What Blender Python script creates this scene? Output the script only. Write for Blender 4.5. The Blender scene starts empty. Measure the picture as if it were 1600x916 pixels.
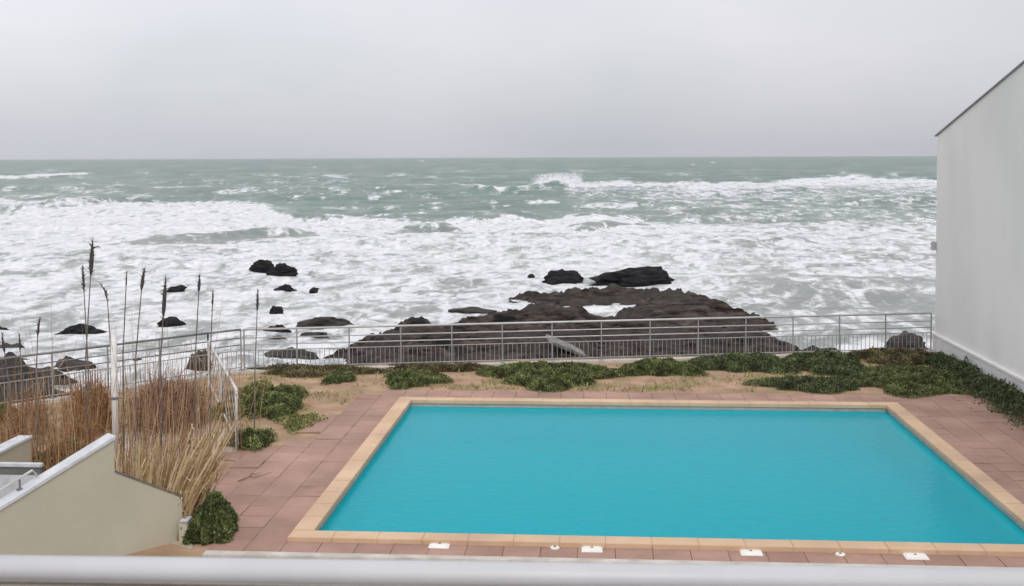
import bpy, bmesh, math, random
import numpy as np
from mathutils import Vector, Matrix, noise as mn

# ------------------------------------------------------------------ camera
F = 1750.0; CX = 800.0; CY = 328.0; CAMH = 5.3
scene = bpy.context.scene
yv = Vector((126/F, (CY-245)/F, -1)).normalized()          # world +Y seen from the camera
zv = Vector((1, .0046, 0)).cross(yv).normalized()           # world up
xv = yv.cross(zv).normalized()
R = Matrix((xv, yv, zv))                                    # camera -> world
cam_d = bpy.data.cameras.new('camera'); cam = bpy.data.objects.new('camera', cam_d)
scene.collection.objects.link(cam); scene.camera = cam
cam.matrix_world = Matrix.Translation((0, 0, CAMH)) @ R.to_4x4()
cam_d.sensor_width = 36; cam_d.lens = 36*F/1600
cam_d.shift_y = -(458-CY)/1600
cam_d.clip_start = .05; cam_d.clip_end = 120000
cam_d.dof.use_dof = True; cam_d.dof.focus_distance = 28; cam_d.dof.aperture_fstop = 7.0
scene.render.resolution_x = 1024; scene.render.resolution_y = 586

# ------------------------------------------------------------------ light
world = bpy.data.worlds.new('World'); scene.world = world; world.use_nodes = True
wn = world.node_tree; wn.nodes.clear()
def N(nt, t, **k):
    n = nt.nodes.new(t)
    for a, b in k.items(): setattr(n, a, b)
    return n
def L(nt, a, b): nt.links.new(a, b)
SUN_EL, SUN_AZ = math.radians(52), math.radians(165)        # azimuth measured from +Y towards +X
wo = N(wn, 'ShaderNodeOutputWorld'); add = N(wn, 'ShaderNodeAddShader')
bg1 = N(wn, 'ShaderNodeBackground'); bg2 = N(wn, 'ShaderNodeBackground')
sky = N(wn, 'ShaderNodeTexSky', sky_type='NISHITA', sun_disc=False, sun_elevation=SUN_EL, sun_rotation=SUN_AZ, air_density=1.0, dust_density=4.0)
hs = N(wn, 'ShaderNodeHueSaturation'); hs.inputs['Saturation'].default_value = .25
L(wn, sky.outputs[0], hs.inputs['Color']); L(wn, hs.outputs[0], bg1.inputs[0]); bg1.inputs[1].default_value = .05
tc = N(wn, 'ShaderNodeTexCoord'); sp = N(wn, 'ShaderNodeSeparateXYZ'); L(wn, tc.outputs['Generated'], sp.inputs[0])
cr = N(wn, 'ShaderNodeValToRGB'); L(wn, sp.outputs['Z'], cr.inputs[0])
e = cr.color_ramp; e.elements[0].position = 0; e.elements[0].color = (.475, .49, .525, 1)
e.elements[1].position = 1; e.elements[1].color = (.80, .81, .83, 1)
x = e.elements.new(.045); x.color = (.505, .515, .545, 1)
x = e.elements.new(.15); x.color = (.56, .56, .59, 1)
x = e.elements.new(.45); x.color = (.68, .69, .72, 1)
mp = N(wn, 'ShaderNodeMapping'); mp.inputs['Scale'].default_value = (2.2, 2.2, 5); mp.inputs['Location'].default_value = (.6, 0, 0)
nz = N(wn, 'ShaderNodeTexNoise'); nz.inputs['Scale'].default_value = 1.3; nz.inputs['Detail'].default_value = 4; nz.inputs['Roughness'].default_value = .5
L(wn, tc.outputs['Generated'], mp.inputs[0]); L(wn, mp.outputs[0], nz.inputs[0])
cr2 = N(wn, 'ShaderNodeValToRGB'); L(wn, nz.outputs[0], cr2.inputs[0])
cr2.color_ramp.elements[0].position = .33; cr2.color_ramp.elements[0].color = (.90, .925, .93, 1)
cr2.color_ramp.elements[1].position = .68; cr2.color_ramp.elements[1].color = (1.09, 1.06, 1.08, 1)
mx = N(wn, 'ShaderNodeMix', data_type='RGBA', blend_type='MULTIPLY'); mx.inputs[0].default_value = 1
L(wn, cr.outputs[0], mx.inputs[6]); L(wn, cr2.outputs[0], mx.inputs[7])
mr = N(wn, 'ShaderNodeMapRange'); L(wn, sp.outputs['X'], mr.inputs[0])
for k_, v_ in ((1, -.5), (2, .45), (3, 1.07), (4, .90)): mr.inputs[k_].default_value = v_
mx2 = N(wn, 'ShaderNodeMix', data_type='RGBA', blend_type='MULTIPLY'); mx2.inputs[0].default_value = 1
L(wn, mx.outputs[2], mx2.inputs[6]); L(wn, mr.outputs[0], mx2.inputs[7]); L(wn, mx2.outputs[2], bg2.inputs[0]); bg2.inputs[1].default_value = 1.1
L(wn, bg1.outputs[0], add.inputs[0]); L(wn, bg2.outputs[0], add.inputs[1]); L(wn, add.outputs[0], wo.inputs[0])
sd = bpy.data.lights.new('sun', 'SUN'); sd.energy = .9; sd.angle = math.radians(30); sd.color = (1, .97, .93)
so = bpy.data.objects.new('sun', sd); scene.collection.objects.link(so)
sdir = Vector((math.sin(SUN_AZ)*math.cos(SUN_EL), math.cos(SUN_AZ)*math.cos(SUN_EL), math.sin(SUN_EL)))
so.rotation_euler = sdir.to_track_quat('Z', 'Y').to_euler(); so.location = sdir*60
scene.view_settings.view_transform = 'Standard'; scene.view_settings.look = 'None'
scene.view_settings.exposure = 0.0; scene.view_settings.gamma = 1; scene.view_settings.use_curve_mapping = False

# ------------------------------------------------------------------ helpers
random.seed(4); rng = np.random.default_rng(7)
COL = scene.collection
def ray(px, py):
    d = R @ Vector(((px-CX)/F, -(py-CY)/F, -1)); return d
def P(px, py, z=0.0):                                        # point on the level z seen at that place
    d = ray(px, py); t = (z-CAMH)/d.z; return Vector((d.x*t, d.y*t, z))
def PY(px, py, Y):                                           # point at distance Y
    d = ray(px, py); t = Y/d.y; return Vector((d.x*t, Y, CAMH+d.z*t))
RT = np.array(R.transposed())
def proj(X, Y, Z):
    c = RT @ np.stack([X, Y, Z-CAMH]).reshape(3, -1)
    return (CX+F*c[0]/-c[2]).reshape(np.shape(X)), (CY-F*c[1]/-c[2]).reshape(np.shape(X))
def tag(o, label=None, cat=None, group=None, kind=None):
    if label: o['label'] = label
    if cat: o['category'] = cat
    if group: o['group'] = group
    if kind: o['kind'] = kind
    return o
def empty(name, loc, label=None, cat=None, group=None):
    o = bpy.data.objects.new(name, None); COL.objects.link(o); o.location = loc
    o.empty_display_size = .2
    return tag(o, label, cat, group)
def meshobj(name, verts, faces, mat, parent=None, smooth=False, loc=None):
    me = bpy.data.meshes.new(name); me.from_pydata([tuple(v) for v in verts], [], faces); me.update()
    if mat: me.materials.append(mat)
    if smooth: me.polygons.foreach_set('use_smooth', [True]*len(me.polygons))
    o = bpy.data.objects.new(name, me); COL.objects.link(o)
    if loc is not None: o.location = loc
    if parent: o.parent = parent
    return o
def npmesh(name, V, Q, mat, parent=None, smooth=False, loc=None):
    V = np.asarray(V, np.float32); Q = np.asarray(Q, np.int32); k = Q.shape[1]
    me = bpy.data.meshes.new(name); me.vertices.add(len(V)); me.vertices.foreach_set('co', V.ravel())
    me.loops.add(Q.size); me.loops.foreach_set('vertex_index', Q.ravel())
    me.polygons.add(len(Q)); me.polygons.foreach_set('loop_start', np.arange(len(Q), dtype=np.int32)*k)
    me.polygons.foreach_set('loop_total', np.full(len(Q), k, np.int32))
    me.update(calc_edges=True); me.validate()
    if smooth: me.polygons.foreach_set('use_smooth', np.ones(len(me.polygons), bool))
    if mat: me.materials.append(mat)
    o = bpy.data.objects.new(name, me); COL.objects.link(o)
    if loc is not None: o.location = loc
    if parent: o.parent = parent
    return o
class MB:                                                   # collects shapes, links ONE mesh
    def __init__(s): s.v = []; s.f = []
    def addv(s, vs, fs):
        b = len(s.v); s.v += [tuple(v) for v in vs]; s.f += [tuple(i+b for i in f) for f in fs]
    def box(s, a, b, bev=0):
        a = Vector(a); b = Vector(b)
        if bev <= 0:
            vs = [(x, y, z) for z in (a.z, b.z) for y in (a.y, b.y) for x in (a.x, b.x)]
            s.addv(vs, [(0,2,3,1),(4,5,7,6),(0,1,5,4),(2,6,7,3),(0,4,6,2),(1,3,7,5)])
        else:
            bm = bmesh.new(); bmesh.ops.create_cube(bm, size=1)
            for v in bm.verts: v.co = Vector(((a.x+b.x)/2+v.co.x*(b.x-a.x), (a.y+b.y)/2+v.co.y*(b.y-a.y), (a.z+b.z)/2+v.co.z*(b.z-a.z)))
            bmesh.ops.bevel(bm, geom=bm.edges[:], offset=bev, segments=2, affect='EDGES')
            bm.verts.index_update(); s.addv([v.co for v in bm.verts], [[v.index for v in f.verts] for f in bm.faces]); bm.free()
    def prism(s, poly, z0, z1):                             # poly of (x,y), or pairs with own top
        n = len(poly); vs = [(p[0], p[1], z0) for p in poly]+[(p[0], p[1], z1) for p in poly]
        s.addv(vs, [tuple(range(n))[::-1], tuple(range(n, 2*n))]+[(i, (i+1) % n, (i+1) % n+n, i+n) for i in range(n)])
    def tube(s, pts, r, n=8, cap=True, flat=1.0):
        pts = [Vector(p) for p in pts]; rs = r if isinstance(r, (list, tuple)) else [r]*len(pts)
        vs = []; fs = []
        for i, p in enumerate(pts):
            d = (pts[min(i+1, len(pts)-1)]-pts[max(i-1, 0)]).normalized()
            u = d.cross(Vector((0, 0, 1)));
            if u.length < .05: u = d.cross(Vector((0, 1, 0)))
            u.normalize(); w = u.cross(d).normalized()
            for k in range(n):
                a = 2*math.pi*k/n; vs.append(p+u*math.cos(a)*rs[i]+w*math.sin(a)*rs[i]*flat)
        for i in range(len(pts)-1):
            for k in range(n): fs.append((i*n+k, i*n+(k+1) % n, (i+1)*n+(k+1) % n, (i+1)*n+k))
        if cap: fs += [tuple(range(n))[::-1], tuple(range((len(pts)-1)*n, len(pts)*n))]
        s.addv(vs, fs)
    def build(s, name, mat, parent=None, smooth=False):
        v = s.v
        if parent is not None:
            l = parent.location; v = [(a[0]-l.x, a[1]-l.y, a[2]-l.z) for a in v]
        return meshobj(name, v, s.f, mat, parent, smooth)

def pnoise(x, y, seed=0):                                   # gradient noise, vectorised
    r = np.random.default_rng(seed); perm = r.permutation(256); ang = r.random(256)*2*np.pi
    gx, gy = np.cos(ang), np.sin(ang)
    xi = np.floor(x).astype(np.int64); yi = np.floor(y).astype(np.int64); fx = x-xi; fy = y-yi
    def g(ix, iy, dx, dy):
        h = perm[(perm[ix & 255]+iy) & 255]; return gx[h]*dx+gy[h]*dy
    u = fx*fx*fx*(fx*(fx*6-15)+10); v = fy*fy*fy*(fy*(fy*6-15)+10)
    a = g(xi, yi, fx, fy)*(1-u)+g(xi+1, yi, fx-1, fy)*u
    b = g(xi, yi+1, fx, fy-1)*(1-u)+g(xi+1, yi+1, fx-1, fy-1)*u
    return (a*(1-v)+b*v)*1.5
def fbm(x, y, o=4, seed=0, g=.5):
    t = 0; a = 1; s = 0
    for i in range(o): t = t+a*pnoise(x*2**i, y*2**i, seed+i); s += a; a *= g
    return t/s
def sstep(a, b, x):
    t = np.clip((x-a)/(b-a), 0, 1); return t*t*(3-2*t)

# ------------------------------------------------------------------ materials
def mat(name, col, rough=.7, col2=None, scale=5, lo=.35, hi=.65, detail=5, bump=0, bscale=30, metal=0, spec=.5, coat=0, col3=None, s3=1, stretch=None):
    m = bpy.data.materials.new(name); m.use_nodes = True; nt = m.node_tree; b = nt.nodes['Principled BSDF']
    b.inputs['Roughness'].default_value = rough; b.inputs['Metallic'].default_value = metal
    b.inputs['Specular IOR Level'].default_value = spec; b.inputs['Coat Weight'].default_value = coat
    b.inputs['Base Color'].default_value = (*col, 1)
    g = N(nt, 'ShaderNodeNewGeometry'); v = g.outputs['Position']
    if stretch:
        q = N(nt, 'ShaderNodeMapping'); q.inputs['Scale'].default_value = stretch; L(nt, v, q.inputs[0]); v = q.outputs[0]
    if col2:
        n = N(nt, 'ShaderNodeTexNoise'); n.inputs['Scale'].default_value = scale; n.inputs['Detail'].default_value = detail; n.inputs['Roughness'].default_value = .6
        L(nt, v, n.inputs[0]); r = N(nt, 'ShaderNodeValToRGB'); L(nt, n.outputs[0], r.inputs[0])
        r.color_ramp.elements[0].position = lo; r.color_ramp.elements[0].color = (*col, 1)
        r.color_ramp.elements[1].position = hi; r.color_ramp.elements[1].color = (*col2, 1); out = r.outputs[0]
        if col3:
            n2 = N(nt, 'ShaderNodeTexNoise'); n2.inputs['Scale'].default_value = s3; n2.inputs['Detail'].default_value = 3
            L(nt, v, n2.inputs[0]); r2 = N(nt, 'ShaderNodeValToRGB'); L(nt, n2.outputs[0], r2.inputs[0])
            r2.color_ramp.elements[0].position = .45; r2.color_ramp.elements[0].color = (0, 0, 0, 1)
            r2.color_ramp.elements[1].position = .68; r2.color_ramp.elements[1].color = (1, 1, 1, 1)
            mm = N(nt, 'ShaderNodeMix', data_type='RGBA'); L(nt, r2.outputs[0], mm.inputs[0]); L(nt, out, mm.inputs[6]); mm.inputs[7].default_value = (*col3, 1); out = mm.outputs[2]
        L(nt, out, b.inputs['Base Color'])
    if bump:
        n = N(nt, 'ShaderNodeTexNoise'); n.inputs['Scale'].default_value = bscale; n.inputs['Detail'].default_value = 6
        L(nt, v, n.inputs[0]); bp = N(nt, 'ShaderNodeBump'); bp.inputs['Strength'].default_value = bump; bp.inputs['Distance'].default_value = .12 if 'rock' in name else .02
        L(nt, n.outputs[0], bp.inputs['Height']); L(nt, bp.outputs[0], b.inputs['Normal'])
    return m
M = {}
M['soil'] = mat('soil', (.285, .17, .105), .95, (.43, .28, .185), 1.7, .35, .62, 8, 1.0, 12, col3=(.25, .19, .09), s3=1.1)
M['kerb'] = mat('kerb', (.42, .38, .34), .85, (.58, .54, .49), 3, bump=.3)
M['coping'] = mat('coping', (.54, .365, .225), .75, (.66, .47, .32), 1.6, .35, .65, 6, .3, 40, col3=(.48, .32, .22), s3=.8)
M['wall_white'] = mat('wall_white', (.80, .785, .76), .85, (.85, .84, .815), .5, .3, .7, 6, .06, 25, col3=(.745, .735, .71), s3=.6, stretch=(.8, .8, .45))
M['plinth'] = mat('plinth', (.62, .61, .60), .85, (.74, .73, .72), 1.2, bump=.2)
M['trim_grey'] = mat('trim_grey', (.26, .26, .28), .5, (.34, .34, .36), 3)
M['beige'] = mat('beige', (.46, .42, .325), .9, (.495, .455, .355), .9, .3, .7, 6, .25, 14, col3=(.435, .40, .315), s3=.6)
M['coping_white'] = mat('coping_white', (.47, .48, .505), .7, (.60, .605, .625), 6, bump=.2)
M['dark_trim'] = mat('dark_trim', (.10, .10, .09), .7, (.17, .16, .14), 8)
M['rail_paint'] = mat('rail_paint', (.46, .46, .475), .4, (.50, .50, .515), 4, spec=.5)
M['panel'] = mat('panel', (.30, .27, .24), .8, (.36, .33, .30), 5)
M['metal_pale'] = mat('metal_pale', (.56, .56, .56), .5, (.48, .47, .46), 6, metal=.1)
M['metal_mid'] = mat('metal_mid', (.34, .34, .34), .5, (.26, .26, .255), 6)
M['metal_dark'] = mat('metal_dark', (.20, .205, .21), .5, (.14, .14, .14), 6, metal=.2)
M['pole_white'] = mat('pole_white', (.72, .71, .69), .5, (.58, .55, .52), 5)
M['lid'] = mat('lid', (.84, .82, .79), .45, (.76, .73, .70), 9)
M['spray'] = mat('spray', (.82, .82, .84), .9)
M['twig'] = mat('twig', (.16, .09, .055), .9, (.26, .16, .1), 20)
M['slab'] = mat('slab', (.13, .125, .115), .9, (.27, .25, .23), 3, bump=.6)
M['tan_path'] = mat('tan_path', (.40, .32, .25), .9, (.47, .38, .30), 1.5, bump=.3, col3=(.36, .27, .2), s3=.8)
M['rock_brown'] = mat('rock_brown', (.008, .0065, .006), .75, (.125, .094, .08), 1.5, .40, .68, 9, 1.0, 6, col3=(.06, .053, .048), s3=.3, spec=.15, stretch=(.45, 1.2, 3.2))
M['rock_dark'] = mat('rock_dark', (.006, .006, .007), .75, (.026, .024, .026), 1.6, .36, .7, 9, 1.0, 6, spec=.15, stretch=(.6, 1, 2.5))
M['rock_shore'] = mat('rock_shore', (.014, .013, .013), .8, (.10, .085, .078), 1.2, .36, .66, 9, 1.0, 6, col3=(.045, .042, .04), s3=.4, spec=.15, stretch=(.6, 1.1, 2.5))
def leafmat(name, a, b, c):
    m = bpy.data.materials.new(name); m.use_nodes = True; nt = m.node_tree; s = nt.nodes['Principled BSDF']
    at = N(nt, 'ShaderNodeAttribute', attribute_name='tint'); r = N(nt, 'ShaderNodeValToRGB'); L(nt, at.outputs['Fac'], r.inputs[0])
    r.color_ramp.elements[0].color = (*a, 1); r.color_ramp.elements[1].color = (*c, 1); e = r.color_ramp.elements.new(.5); e.color = (*b, 1)
    L(nt, r.outputs[0], s.inputs['Base Color']); s.inputs['Roughness'].default_value = .8; s.inputs['Specular IOR Level'].default_value = .12
    return m
M['leaf'] = leafmat('leaf', (.065, .062, .03), (.12, .155, .055), (.25, .26, .11))
M['leaf_dark'] = leafmat('leaf_dark', (.06, .055, .032), (.095, .13, .058), (.19, .21, .095))
M['leaf_olive'] = leafmat('leaf_olive', (.12, .13, .05), (.22, .23, .08), (.38, .34, .16))
M['leaf_brown'] = leafmat('leaf_brown', (.08, .07, .04), (.15, .13, .065), (.26, .22, .12))
M['twig_red'] = leafmat('twig_red', (.11, .05, .035), (.22, .11, .08), (.36, .22, .16))
M['twig_orange'] = leafmat('twig_orange', (.14, .065, .03), (.30, .15, .07), (.42, .27, .14))
M['cane'] = leafmat('cane', (.22, .13, .06), (.45, .32, .17), (.68, .54, .34))
M['reed'] = leafmat('reed', (.15, .10, .07), (.33, .20, .12), (.50, .36, .22))
M['reed_head'] = mat('reed_head', (.035, .03, .03), .9, (.085, .07, .065), 30)
M['reed_stem'] = mat('reed_stem', (.10, .085, .075), .8, (.22, .18, .15), 4)
# deck tiles
m = M['tile'] = bpy.data.materials.new('deck_tile'); m.use_nodes = True; nt = m.node_tree; b = nt.nodes['Principled BSDF']; b.inputs['Roughness'].default_value = .85
at = N(nt, 'ShaderNodeAttribute', attribute_name='tint'); r = N(nt, 'ShaderNodeValToRGB'); L(nt, at.outputs['Fac'], r.inputs[0])
r.color_ramp.elements[0].color = (.345, .205, .163, 1); r.color_ramp.elements[1].color = (.40, .245, .198, 1)
g = N(nt, 'ShaderNodeNewGeometry'); n = N(nt, 'ShaderNodeTexNoise'); n.inputs['Scale'].default_value = .7; n.inputs['Detail'].default_value = 8; n.inputs['Roughness'].default_value = .65; L(nt, g.outputs['Position'], n.inputs[0])
r2 = N(nt, 'ShaderNodeValToRGB'); L(nt, n.outputs[0], r2.inputs[0]); r2.color_ramp.elements[0].position = .3; r2.color_ramp.elements[0].color = (.66, .65, .62, 1); r2.color_ramp.elements[1].position = .68; r2.color_ramp.elements[1].color = (1.12, 1.12, 1.1, 1)
q = N(nt, 'ShaderNodeMix', data_type='RGBA', blend_type='MULTIPLY'); q.inputs[0].default_value = 1; L(nt, r.outputs[0], q.inputs[6]); L(nt, r2.outputs[0], q.inputs[7]); L(nt, q.outputs[2], b.inputs['Base Color'])
# liner and pool water
M['liner'] = mat('liner', (.02, .42, .48), .5, (.035, .48, .54), .35, .3, .7, 3)
M['band'] = mat('band', (.33, .31, .28), .6, (.42, .40, .36), 4)
M['liner_step'] = mat('liner_step', (.20, .70, .74), .5, (.26, .75, .78), 2)
m = M['pool_water'] = bpy.data.materials.new('pool_water'); m.use_nodes = True; nt = m.node_tree; nt.nodes.clear()
o = N(nt, 'ShaderNodeOutputMaterial'); ms = N(nt, 'ShaderNodeMixShader'); tr = N(nt, 'ShaderNodeBsdfTransparent'); gl = N(nt, 'ShaderNodeBsdfGlossy'); fr = N(nt, 'ShaderNodeFresnel')
df = N(nt, 'ShaderNodeBsdfDiffuse'); df.inputs[0].default_value = (.008, .41, .50, 1); ms0 = N(nt, 'ShaderNodeMixShader'); ms0.inputs[0].default_value = .68
tr.inputs[0].default_value = (.45, .95, .96, 1); gl.inputs['Roughness'].default_value = .08; fr.inputs['IOR'].default_value = 1.11
g = N(nt, 'ShaderNodeNewGeometry'); mp = N(nt, 'ShaderNodeMapping'); mp.inputs['Scale'].default_value = (1, 1.6, 1); L(nt, g.outputs['Position'], mp.inputs[0])
n = N(nt, 'ShaderNodeTexNoise'); n.inputs['Scale'].default_value = 5; n.inputs['Detail'].default_value = 4; L(nt, mp.outputs[0], n.inputs[0])
bp = N(nt, 'ShaderNodeBump'); bp.inputs['Strength'].default_value = .35; bp.inputs['Distance'].default_value = .03; L(nt, n.outputs[0], bp.inputs['Height'])
L(nt, bp.outputs[0], gl.inputs['Normal']); L(nt, bp.outputs[0], df.inputs['Normal']); L(nt, bp.outputs[0], fr.inputs['Normal']); L(nt, fr.outputs[0], ms.inputs[0])
L(nt, tr.outputs[0], ms0.inputs[1]); L(nt, df.outputs[0], ms0.inputs[2]); L(nt, ms0.outputs[0], ms.inputs[1]); L(nt, gl.outputs[0], ms.inputs[2]); L(nt, ms.outputs[0], o.inputs[0])
# sea
SEA = -3.8
m = M['sea'] = bpy.data.materials.new('sea_water'); m.use_nodes = True; nt = m.node_tree; nt.nodes.clear()
o = N(nt, 'ShaderNodeOutputMaterial'); ms = N(nt, 'ShaderNodeMixShader'); wb = N(nt, 'ShaderNodeBsdfPrincipled'); fb = N(nt, 'ShaderNodeBsdfPrincipled')
g = N(nt, 'ShaderNodeNewGeometry'); mp = N(nt, 'ShaderNodeMapping'); mp.inputs['Scale'].default_value = (.95, .50, 1); L(nt, g.outputs['Position'], mp.inputs[0])
fa = N(nt, 'ShaderNodeAttribute', attribute_name='foam'); ta = N(nt, 'ShaderNodeAttribute', attribute_name='turbid')
def tex(scale, detail, rough, dist=0):
    n = N(nt, 'ShaderNodeTexNoise'); n.inputs['Scale'].default_value = scale; n.inputs['Detail'].default_value = detail; n.inputs['Roughness'].default_value = rough; n.inputs['Distortion'].default_value = dist
    L(nt, mp.outputs[0], n.inputs[0]); return n.outputs[0]
def math_(op, a, b=None, clamp=False):
    n = N(nt, 'ShaderNodeMath', operation=op); n.use_clamp = clamp
    for i, s in enumerate((a, b)):
        if s is None: continue
        if isinstance(s, (int, float)): n.inputs[i].default_value = s
        else: L(nt, s, n.inputs[i])
    return n.outputs[0]
na = tex(.28, 10, .66, 1.2); nb = tex(1.1, 8, .7, .8)
ns = math_('ADD', math_('MULTIPLY', na, .6), math_('MULTIPLY', nb, .4))
# foam where noise*contrast + coverage passes the threshold
v = math_('ADD', math_('MULTIPLY', math_('SUBTRACT', ns, .5), 7.5), math_('SUBTRACT', math_('MULTIPLY', fa.outputs['Fac'], 2.0), .82), True)
rs = N(nt, 'ShaderNodeValToRGB'); L(nt, v, rs.inputs[0]); rs.color_ramp.elements[0].position = .02; rs.color_ramp.elements[1].position = 1.0
rs.color_ramp.interpolation = 'EASE'
L(nt, rs.outputs[0], ms.inputs[0])
wc = N(nt, 'ShaderNodeMix', data_type='RGBA'); L(nt, ta.outputs['Fac'], wc.inputs[0]); wc.inputs[6].default_value = (.06, .13, .10, 1); wc.inputs[7].default_value = (.29, .295, .285, 1)
wv = N(nt, 'ShaderNodeMix', data_type='RGBA', blend_type='MULTIPLY'); wv.inputs[0].default_value = 1
rv = N(nt, 'ShaderNodeValToRGB'); L(nt, tex(.035, 8, .68, .6), rv.inputs[0]); rv.color_ramp.elements[0].position = .35; rv.color_ramp.elements[0].color = (.62, .66, .66, 1); rv.color_ramp.elements[1].position = .65; rv.color_ramp.elements[1].color = (1.2, 1.22, 1.18, 1)
L(nt, wc.outputs[2], wv.inputs[6]); L(nt, rv.outputs[0], wv.inputs[7]); L(nt, wv.outputs[2], wb.inputs['Base Color'])
wb.inputs['Roughness'].default_value = .35; wb.inputs['IOR'].default_value = 1.33
fc = N(nt, 'ShaderNodeValToRGB'); L(nt, nb, fc.inputs[0]); fc.color_ramp.elements[0].position = .35; fc.color_ramp.elements[0].color = (.50, .50, .515, 1); fc.color_ramp.elements[1].position = .6; fc.color_ramp.elements[1].color = (.72, .72, .735, 1)
L(nt, fc.outputs[0], fb.inputs['Base Color']); fb.inputs['Roughness'].default_value = .9
bp = N(nt, 'ShaderNodeBump'); bp.inputs['Strength'].default_value = .8; bp.inputs['Distance'].default_value = .35; L(nt, ns, bp.inputs['Height'])
L(nt, bp.outputs[0], wb.inputs['Normal']); L(nt, bp.outputs[0], fb.inputs['Normal'])
L(nt, wb.outputs[0], ms.inputs[1]); L(nt, fb.outputs[0], ms.inputs[2]); L(nt, ms.outputs[0], o.inputs[0])

def set_attr(o, name, arr):
    a = o.data.attributes.new(name, 'FLOAT', 'POINT'); a.data.foreach_set('value', np.asarray(arr, np.float32))

# ------------------------------------------------------------------ sea
h = CAMH-SEA
rows = np.concatenate([[.35, .7, 1.1, 1.6, 2.1], np.arange(2.6, 180, .5), np.arange(180, 560, 1.1)])
Yr = h*F/rows; Yr = Yr[Yr > 26]
cs = (np.arange(-450, 2051, 3.6)-926)/F
Yg, Cg = np.meshgrid(Yr, cs, indexing='ij'); Xg = Yg*Cg
px, py = proj(Xg, Yg, np.full_like(Xg, SEA))
ip = lambda pts: np.interp(px, [p[0] for p in pts], [p[1] for p in pts])
wob = fbm(px/45, py/25, 3, 5)*4; wob2 = fbm(px/14, py/8, 3, 9)*2
A = ip([(700, 330), (900, 287), (960, 285), (1050, 287), (1090, 291), (1232, 285), (1330, 281), (1460, 284), (2000, 284)])+wob*.5+wob2*.5
B = ip([(-400, 350), (0, 343), (130, 334), (190, 321), (330, 320), (400, 328), (470, 344), (600, 349), (700, 344), (850, 343), (960, 338), (1000, 337), (1060, 345), (2000, 350)])+wob*.6+wob2*.6
far = sstep(247, 262, py)
foam = .05+.13*far*sstep(250, 300, py)+.10*sstep(.1, .5, fbm(px/90, py/10, 3, 31))*far
foam += .34*sstep(286, 325, py)*sstep(280, 80, px)+(.42*sstep(.0, .5, fbm(px/50, py/6, 4, 32))+.22*sstep(.0, .5, fbm(px/17, py/3, 3, 35)))*sstep(248, 275, py)+.12*sstep(250, 480, px)*sstep(660, 560, px)*sstep(262, 280, py)*sstep(320, 300, py)
mB = sstep(-1.5, 1.5, py-B)*sstep(1045, 985, px+wob*6)
mA = sstep(-1.5, 1.5, py-A)*sstep(860, 900, px)
zoneA = mA*np.interp(py-A, [0, 5, 12, 40, 60, 75], [.97, .86, .62, .50, .60, .74])
zoneA = zoneA*np.where(px < 1010, np.interp(py-A, [0, 12, 22, 45, 55], [1, .95, .62, .7, 1]), 1)
foam = np.maximum(foam, zoneA)
low = np.interp(py, [330, 360, 375, 410, 460, 520, 560, 620], [.98, .97, .86, .80, .78, .74, .72, .72])
lowR = np.interp(py, [330, 352, 365, 400, 440, 470, 500, 540], [.72, .78, .80, .76, .66, .56, .52, .62])
mixR = sstep(1000, 1230, px); lw = low*(1-mixR)+lowR*mixR
mLow = np.maximum(mB, sstep(338, 356, py+wob))
foam = np.where(mLow > .01, foam*(1-mLow)+lw*mLow, foam)
foam += .10*fbm(px/110, py/22, 3, 77)*sstep(360, 380, py)
def streak(f, x0, x1, yc, th, val, soft=2.0, solid=False):                # yc polyline
    c = ip(yc)+wob2*.5; hw = np.interp(px, [x0, (x0+x1)/2, x1], [.2, 1, .2])**.5*th/2
    mk = sstep(hw+soft*.5, hw-soft*.5, np.abs(py-c))*sstep(x0-4, x0+10, px)*sstep(x1+4, x1-10, px)
    if not solid: mk = mk*np.clip(.72+1.1*fbm(px/16, py/5, 3, 15), 0, 1)
    return f*(1-mk)+val*mk
foam = streak(foam, -200, 140, [(0, 278), (60, 275), (140, 271)], 7, 1.0, 2.0, True)
foam = streak(foam, 715, 850, [(715, 292), (780, 298), (850, 292)], 7, 1.0, 2.0, True)
foam = streak(foam, 835, 905, [(835, 291), (870, 284), (905, 288)], 12, 1.0, 3.0, True)
for x0, x1, y, th in ((480, 505, 261, 3), (500, 545, 274, 3), (552, 590, 305, 4), (440, 475, 276, 3), (650, 668, 252, 2.5), (1075, 1092, 257, 3), (1105, 1125, 254, 3), (1078, 1120, 277, 3), (1320, 1395, 277, 5), (360, 400, 272, 2.5), (600, 640, 300, 3), (700, 740, 268, 2), (230, 300, 296, 3), (330, 380, 300, 2.5), (910, 1010, 325, 5), (820, 880, 322, 3), (1405, 1440, 276, 3)):
    foam = streak(foam, x0, x1, [(0, y)], th, .88)
D = np.zeros_like(foam)
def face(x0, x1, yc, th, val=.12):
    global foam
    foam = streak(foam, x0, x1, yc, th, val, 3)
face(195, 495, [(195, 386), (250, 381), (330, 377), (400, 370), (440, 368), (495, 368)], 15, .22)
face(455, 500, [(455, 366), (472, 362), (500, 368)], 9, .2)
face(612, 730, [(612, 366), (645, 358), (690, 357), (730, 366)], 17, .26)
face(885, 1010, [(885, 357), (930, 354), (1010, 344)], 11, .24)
face(560, 900, [(560, 369), (900, 370)], 3, .55)  # trough shading below the breaker, put into the colour as thinner foam
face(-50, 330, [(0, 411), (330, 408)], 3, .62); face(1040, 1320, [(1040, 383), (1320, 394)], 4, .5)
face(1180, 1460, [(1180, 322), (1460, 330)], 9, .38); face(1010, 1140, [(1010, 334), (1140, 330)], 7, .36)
foam = np.clip(foam, 0, 1)
turb = sstep(300, 420, py)*.9+.25*sstep(700, 0, px)*sstep(246, 300, py)+.2*mA+.55*np.clip(fbm(px/42, py/5, 4, 36)+.15, 0, 1)*sstep(246, 262, py)
turb = np.clip(turb, 0, 1)
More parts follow.
